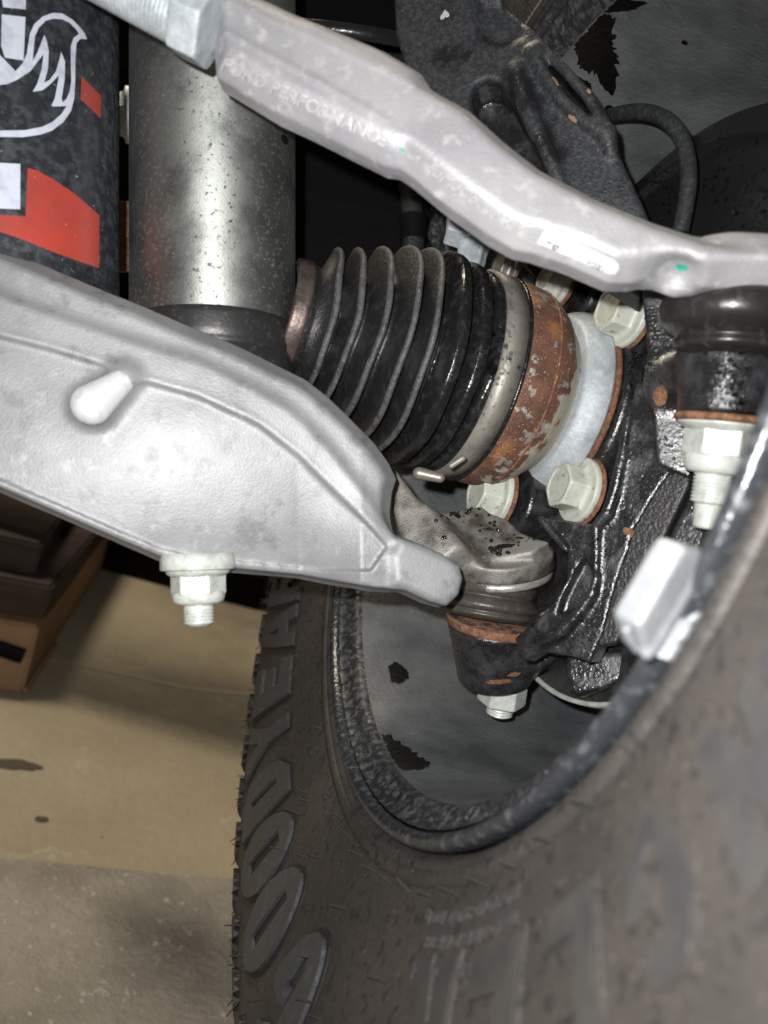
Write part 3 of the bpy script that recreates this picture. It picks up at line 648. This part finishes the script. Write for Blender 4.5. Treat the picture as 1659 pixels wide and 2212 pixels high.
solo('water_droplets', dr, WATER, 'clear water beads standing on the black casting above the tie rod nut', 'water', kind='stuff')

# ------------------------------------------------------------------ lower control arm
la = thing('lower_control_arm', 'broad cast aluminium lower control arm crossing the left and middle', 'control arm', P(400, 1000, .32))
top = [(-120, 470), (0, 520), (80, 552), (200, 604), (300, 644), (400, 688), (500, 728), (600, 776), (664, 808), (715, 848), (762, 893), (818, 950), (850, 995), (867, 1030), (858, 1060), (853, 1101), (856, 1160)]
bot = [(903, 1180), (953, 1202), (987, 1226), (993, 1250), (985, 1282), (962, 1304), (928, 1294), (875, 1269), (847, 1271), (811, 1269), (740, 1257), (664, 1243), (520, 1229), (440, 1222), (340, 1200), (240, 1156), (120, 1104), (0, 1052), (-120, 1000)]
pl1 = plane(860, 1150, .365, (-.36, .22, .90)); pl1 = (pl1[0], np.array([.24, .06, .965])/np.linalg.norm([.24, .06, .965])); NL = WD(pl1[1])
lp = lambda x, y, h: on(pl1, x, y)+NL*h
Lm = Solid()
ridge1 = [(-120, 600), (0, 645), (80, 676), (200, 716), (320, 756), (440, 792), (540, 844), (620, 888), (664, 928), (710, 975), (760, 1040), (805, 1100), (856, 1165)]
line2 = [(-120, 690), (0, 722), (120, 752), (240, 788), (300, 815), (430, 852), (560, 912), (650, 980), (740, 1070), (848, 1165)]
Lm.add(plate(top+bot, pl1, .018, -.0010, .0015, .008, .010))
Lm.add(plate(ridge1+bot, pl1, .012, .0004, .0010), .008)
Lm.cut(plate([(x, y+4) for x, y in line2[:-1]]+[(835, 1180), (800, 1232), (700, 1232), (520, 1212), (440, 1206), (345, 1184), (240, 1140), (120, 1088), (0, 1036), (-140, 980)], pl1, .0007, .02, .0008), .0012)
Lm.add(chain([lp(x, y, -.0004) for x, y in line2], [.0010]*len(line2)), .003)
Lm.add(cap(lp(206, 878, .0035), lp(270, 820, .0010), .0082, .0050), .008)
Lm.add(plate([(864, 1166), (903, 1180), (953, 1202), (987, 1226), (993, 1250), (985, 1282), (962, 1304), (930, 1296), (880, 1272), (850, 1262), (846, 1200)], pl1, .016, .0035, .003), .005)
_p0 = lp(400, 870, 0); _dn = WD((.25, -1, 0)); _lf = WD((-1, 0, 0))
def bend(Q):
    t = np.clip(((Q-_p0)@_dn)/.075, 0, 1.3); w_ = np.clip(1-(((Q-lp(640, 1150, 0))@-_lf))/.03, 0, 1)
    return Q+NL*(.013*t**2*w_)[:, None]
Lm.warp = bend
lab = part('arm_body', Lm.build(.0010, wob(120, .00012)), ALUD, la)
# flange nut and washer on the underside
BOSS = mat('flash_bright_aluminium', (.66, .67, .68), .42, .25, [((.5, .5, .5), 200, .55, .7, 4)], [(700, .0002, 3)])  # lighter colour paints the flash highlight on the boss
sb = Solid(); sb.add(cap(lp(203, 880, .0068), lp(262, 828, .0022), .0089, .0056)); part('raised_boss', sb.build(.0009), BOSS, la, 'raised boss with the flash highlight in its colour')
qn = lp(428, 1214, -.016); axn = WD((.03, -.97, .05))
part('washer', lathe([(-.004, .004), (-.004, .0168), (-.0005, .0174), (.0032, .0174), (.0038, .0168), (.0038, .004)], qn, axn, 64), BOLTW, la)
nb = nut(qn+axn*.0038, axn, .0130, .0118, .2, BOLTW, la, .0072, .0125, name='flange_nut')
part('nut_collar', lathe(rnd([(.0140, .0118), (.0155, .0124), (.0190, .0116), (.0200, .008)], 1), qn, axn, 64), BOLTW, nb)
part('nut_seat', lathe(rnd([(.0036, .0150), (.0056, .0145), (.0068, .0122)], 1), qn, axn, 64), BOLTW, nb)
# outer ball joint: scooped housing
bj_up = WD((-.06, .96, .27)); bc = P(1078, 1205, .432)
sS = Solid()
sS.add(cyl(bc-bj_up*.0050, bc+bj_up*.0045, .0308, .0010, .0305))
sS.add(plate([(852, 1010), (872, 1030), (896, 1066), (930, 1096), (962, 1107), (996, 1098), (1039, 1091), (1060, 1107), (1096, 1120), (1122, 1146), (1152, 1160), (1188, 1168), (1150, 1195), (1000, 1215), (930, 1205), (870, 1180), (845, 1100)], plane(1078, 1195, .409, (-.22, .62, .75)), .012, 0, .002), .008)
sS.add(plate([(853, 1012), (900, 1072), (960, 1112), (995, 1180), (960, 1212), (870, 1180), (848, 1100)], plane(910, 1120, .409, (-.15, .28, .94)), .012, 0, .003), .022)
scoop = part('ball_joint_housing', sS.build(.001), ALU2, la, 'brown stained scooped housing over the ball joint')
part('retaining_ring', lathe(rnd([(-.0048, .022), (-.0052, .0292), (-.0080, .0300), (-.0098, .0296), (-.0102, .02)], 1), bc, bj_up, 96), RINGM, la)
bo = bc-bj_up*.0100+WD((-1, 0, 0))*.005
dirb = (P(1046, 1334, .434)-bo); Lb = np.linalg.norm(dirb); dirb /= Lb
bp = rnd([(0, .020), (.001, .0250), (.005, .0268), (.012, .0262), (.0145, .0243), (.0162, .0268), (.0205, .0292), (.0235, .0280), (.0245, .0262), (.027, .0278), (.029, .0262), (.031, .022)], 2)
part('ball_joint_boot', lathe([(s*Lb/.031, r*1.03) for s, r in bp], bo, dirb, 96, fn=lambda s, r, t, i: (s+.0008*math.sin(t+1), r+.0004*math.sin(2*t))), BOOTB, la)
ts = bvh(scoop)
dr = droplets(ts, [(1010, 1120, (34, 18), 22, .0005, .0012), (1062, 1150, 14, 9, .0006, .0012), (1070, 1190, (14, 4), 9, .0009, .0018), (1110, 1170, (20, 8), 12, .0005, .001), (965, 1165, 4, 2, .001, .0018)], 5)
for v_ in (0,): pass
GOO = mat('black_water_bead', (.01, .01, .01), .08, 0, spec=.8)
solo('oily_droplets', dr, GOO, 'black oily droplets on the brown ball joint housing', 'droplets', kind='stuff')
for pl_ in (blotch(1090, 1180, 22, 5, 31, -.1, 40, .3), blotch(985, 1112, 14, 5, 32, .6, 40, .3)): part('oil_stain', sheet([pl_], ts, .0003, 6), GOO, scoop)

# ------------------------------------------------------------------ tie rod
tr = thing('tie_rod', 'pale cast aluminium tie rod with raised lettering crossing from upper left', 'tie rod', P(900, 300, .30))
ta = [(462, -75), (608, 0), (750, 57), (860, 117), (910, 142), (928, 167), (1017, 220), (1088, 284), (1177, 352), (1297, 414), (1425, 466), (1530, 500), (1600, 508), (1760, 520)]
tbm = [(1760, 600), (1560, 600), (1484, 606), (1438, 588), (1405, 586), (1379, 590), (1325, 592), (1240, 555), (1156, 525), (1116, 519), (1060, 487), (981, 430), (892, 359), (862, 338), (832, 334), (660, 248), (590, 217), (460, 138), (450, 60)]
pt = plane(900, 300, .295, (-.06, .10, .99)); NT = WD(pt[1]); tp = lambda x, y, h: on(pt, x, y)+NT*h
T = Solid()
T.add(plate(ta+tbm, pt, .018, .0022, .0018, .0075, .0095))
T.add(plate([(478, -60), (640, 15), (830, 92), (905, 138), (925, 170), (905, 330), (860, 338), (820, 326), (640, 232), (465, 132)], pt, .014, -.0002, .0015, .0045, .006), .002)
T.add(chain([tp(490, 76, .0012), tp(700, 190, .0012), tp(838, 268, .0010)], [.0011]*3), .0015)
T.add(chain([tp(500, 10, .0010), tp(700, 98, .0010), tp(890, 190, .0010)], [.0010]*3), .0015)
# ball housing at the outboard end
tq = P(1600, 560, .312); tup = WD((.09, .985, .10))
T.add(cyl(tq-tup*.012, tq+tup*.003, .0262, .004), .010)
T.cut(cap(P(1392, 616, .276), P(1458, 612, .286), .0100), .004)
tb_ = part('rod_body', T.build(.0009, wob(140, .00012)), ALU, tr)
tt = bvh(tb_)
# jam nut and threaded rod
ra, rb = P(432, 60, .303), P(250, -40, .303); rd = (rb-ra)/np.linalg.norm(rb-ra)
sN = Solid(); sN.add(hexp(P(462, 62, .304), P(398, 30, .304), .0165, .001, .4)); part('jam_nut', sN.build(.0007), ZINC, tr)
pr = []; z = 0.
while z < .10: pr += [(z, .0100), (z+.0007, .0110), (z+.0012, .0110)]; z += .0019
part('threaded_rod', lathe(pr, ra, rd, 64), ZINC, tr)
# boot, clamp ring, nut and stud
bq = tq-tup*.0085
BTP = rnd([(0, .0215), (.0005, .0238), (.0025, .0250), (.0040, .0236), (.0055, .0240), (.0080, .0282), (.0130, .0296), (.0180, .0288), (.0215, .0252), (.0240, .0212), (.0255, .0216), (.0270, .0226), (.0290, .0214), (.031, .015)], 2)
part('ball_boot', lathe(BTP, bq, -tup, 120), BOOTG, tr)
part('boot_ring', lathe(rnd([(.0022, .0240), (.0026, .0250), (.0036, .0250), (.0040, .0240)], 1), bq, -tup, 120), PLATER, tr)
wq = P(1560, 900, .318); wax = WD((-.105, -.985, -.10))
part('stud_washer', lathe(rnd([(-.0006, .012), (-.0006, .0186), (.001, .0192), (.0022, .0190), (.0032, .0168), (.0032, .01)], 1), wq, wax, 96), RUSTY, tr)
part('stud_flange', lathe(rnd([(.0024, .012), (.0024, .0174), (.0036, .0176), (.0060, .0140), (.0065, .012)], 1), wq, wax, 96), BOLTW, tr)
nn_ = nut(wq+wax*.004, wax, .0142, .0128, .55, BOLTW, tr, .0078, .0190, name='castle_nut')
part('nut_collar', lathe(rnd([(.0162, .0128), (.018, .0131), (.0225, .0124), (.024, .0105), (.024, .007)], 1), wq, wax, 72), BOLTW, nn_)
sE = Solid(); e0 = wq+wax*.040; sE.add(cyl(wq+wax*.034, wq+wax*.0475, .0062, .0012, .0052)); sE.cut(plate([(0, 0), (1, 0), (1, 1)], plane(0, 0, 5, (0, 0, 1)), .01, 0, .001)) if False else None
part('stud_tip', sE.build(.0006), BOLTW, nn_)
# writing
def along(x0, y0, x1, y1, txtw):
    L = math.hypot(x1-x0, y1-y0); ex, ey = (x1-x0)/L, (y1-y0)/L; k = L/txtw; mx_, my_ = (x0+x1)/2, (y0+y1)/2
    return lambda X, Y: (mx_+X*k*ex+Y*k*ey, my_+X*k*ey-Y*k*ex)
def words(txt, x0, y0, x1, y1, tree, m, parent, name='raised_lettering', h=.0006, size=1., shear=0., off=0.0, lift=.0001, ysc=1.):
    me = curve2d(text=txt, size=size, extrude=1., offset=off, shear=shear); xs = [v.co.x for v in me.vertices]; w_ = max(xs)-min(xs)
    for v in me.vertices: v.co.z = h if v.co.z > 0 else -.0005; v.co.y *= ysc
    return part(name, lay(me, tree, along(x0, y0, x1, y1, w_), lift), m, parent)
LETM = mat('cast_lettering', (.46, .46, .47), .5, .35, (), [(400, .0003)])
words('FORD PERFORMANCE', 482, 138, 836, 306, tt, LETM, tb_, off=.01)
words('FoMoCo  02/21', 925, 358, 1112, 492, tt, LETM, tb_, shear=.3)
stk = part('sticker', sheet([[(1174, 500), (1184, 498), (1196, 501), (1325, 560), (1336, 570), (1337, 580), (1328, 592), (1315, 591), (1160, 524)]], tt, .0004, 10), STICK, tr)
t2 = bvh(stk)
words('BL', 1206, 540, 1180, 528, t2, INK, stk, 'sticker_text', .00012, off=.01, lift=.0002, ysc=.9)
words('132', 1243, 552, 1222, 543, t2, SMUDGE, stk, 'sticker_text', .00012, lift=.0002)
words('22', 1262, 560, 1250, 554, t2, SMUDGE, stk, 'sticker_text', .00012, lift=.0002)
words('1ZCA', 1306, 582, 1268, 566, t2, INK, stk, 'sticker_text', .00012, lift=.0002, ysc=.8)
for pl_ in (blotch(1473, 577, 15, 7, 41, .1, 30, .2), blotch(868, 322, 6, 3, 42, .5, 16, .2)): part('green_mark', sheet([pl_], tt, .0003, 6), GREEN, tr)

# ------------------------------------------------------------------ shock absorber tube and decal canister
qa, qb = P(462.5, -300, .41), P(462.5, 1200, .41); sax = (qa-qb)/np.linalg.norm(qa-qb); sr = 175.5/1640*.41*.995
so = P(462.5, 700, .41)
st = thing('shock_absorber', 'dusty grey steel shock tube standing upright between the arms', 'shock absorber', P(462.5, 1000, .41))
nt = STRUT.node_tree; bs = nt.nodes['Principled BSDF']; cx_ = nt.nodes.new('ShaderNodeCombineXYZ')
for k in range(3): cx_.inputs[k].default_value = float(sax[k])
nt.links.new(cx_.outputs[0], bs.inputs['Tangent']); bs.inputs['Anisotropic'].default_value = .6
stb = part('tube', lathe([(-.001, sr), (.35, sr)], so, sax, 200), STRUT, st)
part('foot_band', lathe(rnd([(.0002, sr-.001), (-.0010, sr+.0002), (-.0145, sr+.0002), (-.016, sr-.0006), (-.018, sr-.0012), (-.020, sr-.0002), (-.045, sr-.0002), (-.05, .02)], 1), so, sax, 160), STRUTL, st)
part('small_port', lathe([(0, .0005), (0, .0017), (.0006, .0022), (.0014, .0012)], P(616, 300, .385), -WD((.75, 0, .65)), 24), DARK, st)
ca_, cb_ = P(8, -300, .385), P(8, 1100, .385); cax = (ca_-cb_)/np.linalg.norm(ca_-cb_); co_ = P(8, 300, .385); cr = 240/1640*.385*.985
cn = thing('decal_canister', 'black shock canister with red and white decals at the left edge', 'shock absorber', P(8, 600, .385))
cb = part('canister', lathe([(-.085, .01), (-.085, cr), (.20, cr)], co_, cax, 200), RESV, cn)
tc_ = bvh(cb)
Z = lambda pts: [(x/1244*450*.73733, y/2212*800*.73733) for x, y in pts]
def dec(name, polys, m, lift=.0004, ml=10): return part(name, sheet([Z(p) for p in polys], tc_, lift, ml), m, cn)
part('decal_film', sheet([[(-60, -20), (218, -20), (216, 300), (214, 580), (-60, 520)]], tc_, .0002, 20), RESV, cn)
dec('red_panel', [[(222, 1362), (300, 1385), (420, 1450), (600, 1570), (800, 1745), (797, 2172), (640, 2120), (420, 2040), (200, 1950), (0, 1880), (-200, 1800), (-200, 1735), (0, 1742), (206, 1756)]], DEC_R)
dec('red_flash', [[(655, 618), (812, 775), (808, 962), (728, 880), (648, 806)]], DEC_R)
dec('white_block', [[(-200, 1318), (0, 1322), (164, 1330), (162, 1698), (0, 1692), (-200, 1690)]], DEC_W)
dec('white_block', [[(14, 120), (205, 142), (190, 494), (40, 470), (10, 380)]], DEC_W)
dec('white_block', [[(10, -60), (210, -60), (207, 80), (24, 62)]], DEC_W)
head = [(-220, 1060), (0, 1062), (200, 1058), (340, 1030), (420, 990), (490, 930), (535, 862), (430, 866), (412, 860), (440, 800), (475, 610), (400, 690), (340, 735), (262, 748), (300, 680), (335, 560), (350, 440), (245, 580), (140, 650), (60, 685), (-60, 700), (-220, 700), (-220, 400), (-10, 440), (125, 582), (180, 520), (215, 440), (240, 280), (275, 200), (340, 140), (420, 108), (500, 112), (580, 160), (640, 220), (680, 270), (700, 320), (645, 318), (615, 350), (606, 450), (604, 660), (596, 800), (570, 900), (510, 990), (420, 1060), (320, 1095), (180, 1115), (-220, 1110)]
hole1 = [(262, 500), (280, 300), (310, 230), (370, 170), (430, 155), (500, 160), (560, 190), (610, 240), (634, 276), (590, 310), (568, 380), (568, 520), (572, 660), (560, 740), (535, 800), (505, 832), (495, 800), (520, 640), (522, 500), (490, 420), (478, 480), (450, 580), (400, 650), (355, 672), (385, 560), (392, 420), (375, 330), (355, 285), (335, 340), (300, 430)]
dec('tail_outline', [head, hole1], DEC_W, .0005, 8)

# ------------------------------------------------------------------ bolt with green paint, cable, hose and dark chassis behind
gb = thing('bracket_bolt', 'zinc bolt with a green paint stripe in front of the dark gap above the bellows', 'bolt', P(1020, 500, .46))
sG = Solid(); sG.add(hexp(P(1006, 500, .462), P(968, 488, .462), .0115, .001, .2)); sG.add(cyl(P(1008, 470, .462), P(1006, 520, .462), .0125, .003, .0105), .003)
part('head', sG.build(.0007), ZINC, gb)
sG = Solid(); sG.add(plate([(985, 462), (1000, 445), (1040, 462), (1055, 500), (1048, 530), (1034, 566), (1024, 600), (980, 600), (982, 560), (990, 520)], plane(1010, 520, .455, (-.35, .1, .9)), .012, 0, .003)); sG.add(cap(P(1057, 480, .46), P(1056, 528, .46), .003), .002)
gz = part('bracket', sG.build(.0008, wob(400, .0005)), ZINC, gb)
part('green_stripe', sheet([[(1000, 480), (1036, 486), (1034, 498), (998, 490)]], bvh(gz), .0004, 6), GREEN, gb)
hz = thing('sensor_cable', 'thin black rubber cable looping in front of the dust shield', 'cable', P(1400, 240, .44))
part('cable', tube([P(1290, 262, .46), P(1340, 243, .43), P(1400, 240, .41), P(1450, 262, .395), P(1480, 310, .39), P(1490, 380, .385), P(1482, 440, .385), P(1470, 500, .385)], .0042, 14, it=3), HOSE, hz)
bh = thing('brake_hose', 'dull black hose hanging in the dark gap behind the bellows', 'hose', P(890, 450, .6))
part('hose', tube([P(872, 330, .55), P(888, 420, .55), P(893, 480, .545), P(893, 600, .54)], .0078, 14), HOSE, bh)
part('ferrule', lathe([(0, .0098), (.014, .0098), (.0145, .0105), (.017, .0105)], P(893, 520, .543), WD((0, 1, 0)), 32), DARK, bh)
fr_ = thing('chassis_frame', 'black chassis rail and inner panel in deep shadow behind the shock, with an added shade panel', 'chassis', P(700, 300, 1.0))
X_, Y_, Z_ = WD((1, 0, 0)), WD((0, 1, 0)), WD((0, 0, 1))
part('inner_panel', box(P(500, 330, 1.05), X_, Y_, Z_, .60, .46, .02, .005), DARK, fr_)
part('gap_shade_panel', box(P(660, 250, .575), X_, Y_, Z_, .115, .135, .006, .003), DARK, fr_)  # added black panel, keeps the gap above the bellows dark
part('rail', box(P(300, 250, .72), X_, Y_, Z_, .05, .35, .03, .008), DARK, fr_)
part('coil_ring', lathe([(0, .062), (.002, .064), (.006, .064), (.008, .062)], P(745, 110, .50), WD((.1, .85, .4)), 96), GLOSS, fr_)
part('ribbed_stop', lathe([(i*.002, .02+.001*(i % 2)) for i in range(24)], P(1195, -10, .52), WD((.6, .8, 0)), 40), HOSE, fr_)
bb_ = flange_bolt(283, 250, .52, .014, .018, .014, .4, ZINC, WD((1, 0, -.3)), fr_, False)
part('rusty_tab', box(P(276, 512, .50), X_, Y_, Z_, .008, .023, .002, .0005), RUSTY, fr_)
for x, y, s_ in ((1185, 590, 0),):
    flange_bolt(1108, 580, .50, .010, .014, .010, .2, PLATER, ax, kn, False)

# ------------------------------------------------------------------ garage behind
far = quad([tuple(onfloor(-1200, 1130)+np.array([0, 0, -.01])), tuple(onfloor(1500, 1500)+np.array([0, 0, -.01]))]+[(0, 0, 0)]) if False else None
wl = onfloor(300, 1185); wr = onfloor(620, 1265); dw = (wr-wl); dw[2] = 0; dw /= np.linalg.norm(dw)
A0, A1 = wl-dw*5, wl+dw*4
solo('wall', quad([A0, A1, A1+np.array([0, 0, 3.]), A0+np.array([0, 0, 3.])]), NAVY, None, None, kind='structure')
def standing(pxs, h, m, name, label, cat, z=0., bev=.004):
    b_ = [onfloor(x, y) for x, y in pxs]; N_ = len(b_)
    vs_ = [p+np.array([0, 0, z]) for p in b_]+[p+np.array([0, 0, z+h]) for p in b_]
    me = fixn(mesh(vs_, [tuple(range(N_)), tuple(range(N_, 2*N_))]+[(i, (i+1) % N_, N_+(i+1) % N_, N_+i) for i in range(N_)], False))
    if bev:
        bm = bmesh.new(); bm.from_mesh(me); bmesh.ops.bevel(bm, geom=list(bm.edges), offset=bev, segments=2, affect='EDGES'); bm.to_mesh(me); bm.free()
    return me
bx = thing('cardboard_box', 'brown cardboard box with a dark hand hole on the floor, left edge', 'box', onfloor(45, 1498))
part('carton', standing([(48, 1498), (-160, 1470), (-40, 1240), (228, 1215)], .10, CARD, '', '', ''), CARD, bx)
hp = np.array([onfloor(48, 1498)*(1-t)+onfloor(-160, 1470)*t for t in (.08, .38)]); zz = np.array([0, 0, 1.]); qf = np.cross(hp[1]-hp[0], zz); qf /= np.linalg.norm(qf); qf = qf if (CAM-hp[0])@qf > 0 else -qf
part('hand_hole', tube([hp[0]+zz*.055+qf*.001, hp[1]+zz*.062+qf*.001], .011, 10), DARK, bx)
tm = thing('timber_stack', 'dark stained timber boards stacked on top of the cardboard box', 'timber', onfloor(45, 1498)+zz*.105)
part('board', standing([(58, 1492), (-160, 1462), (-40, 1232), (240, 1208)], .05, WOOD, '', '', '', .106), WOOD, tm)
o2 = part('board', standing([(20, 1470), (-160, 1440), (-60, 1250), (150, 1222)], .045, WOOD, '', '', '', .158), WOOD, tm)
st2 = thing('wood_strip', 'pale thin wood strip leaning along the foot of the cardboard box', 'wood strip', onfloor(60, 1490))
part('strip', tube([onfloor(52, 1500)+zz*.004, onfloor(118, 1398)+zz*.004], .0035, 6), CARD, st2)
jk = thing('steel_beam', 'black steel beam lying across the far end of the floor', 'beam', onfloor(420, 1290))
part('beam', standing([(186, 1222), (450, 1292), (552, 1318), (600, 1268), (560, 1230), (230, 1180)], .075, NAVY, '', '', ''), DARK, jk)
tj = None
cracks = []
for px in ([(60, 1418), (170, 1434), (240, 1450), (330, 1470), (420, 1488), (560, 1502)],):
    for (x0, y0), (x1, y1) in zip(px[:-1], px[1:]):
        p_, q_ = onfloor(x0, y0, .0015), onfloor(x1, y1, .0015); w_ = np.cross(q_-p_, zz); w_ /= np.linalg.norm(w_); w_ *= .0022
        cracks.append(mesh([p_-w_, q_-w_, q_+w_, p_+w_], [(0, 1, 2, 3)], False))
JN = mat('floor_joint', (.42, .36, .26), .8)
solo('floor_joint', join(cracks), JN, None, None, kind='structure')
me = []
for x, y, rx, ry, s_ in ((90, 1768, 16, 5, 51), (275, 1932, 22, 6, 52), (30, 1650, 60, 10, 53)):
    pts = [onfloor(px_, py_, .002) for px_, py_ in blotch(x, y, rx, ry, s_, .1, 30, .2)]
    me.append(mesh(pts, [tuple(range(len(pts)))], False))
solo('floor_stain', join(me), mat('oil_stain', (.07, .05, .035), .6), None, None, kind='structure')
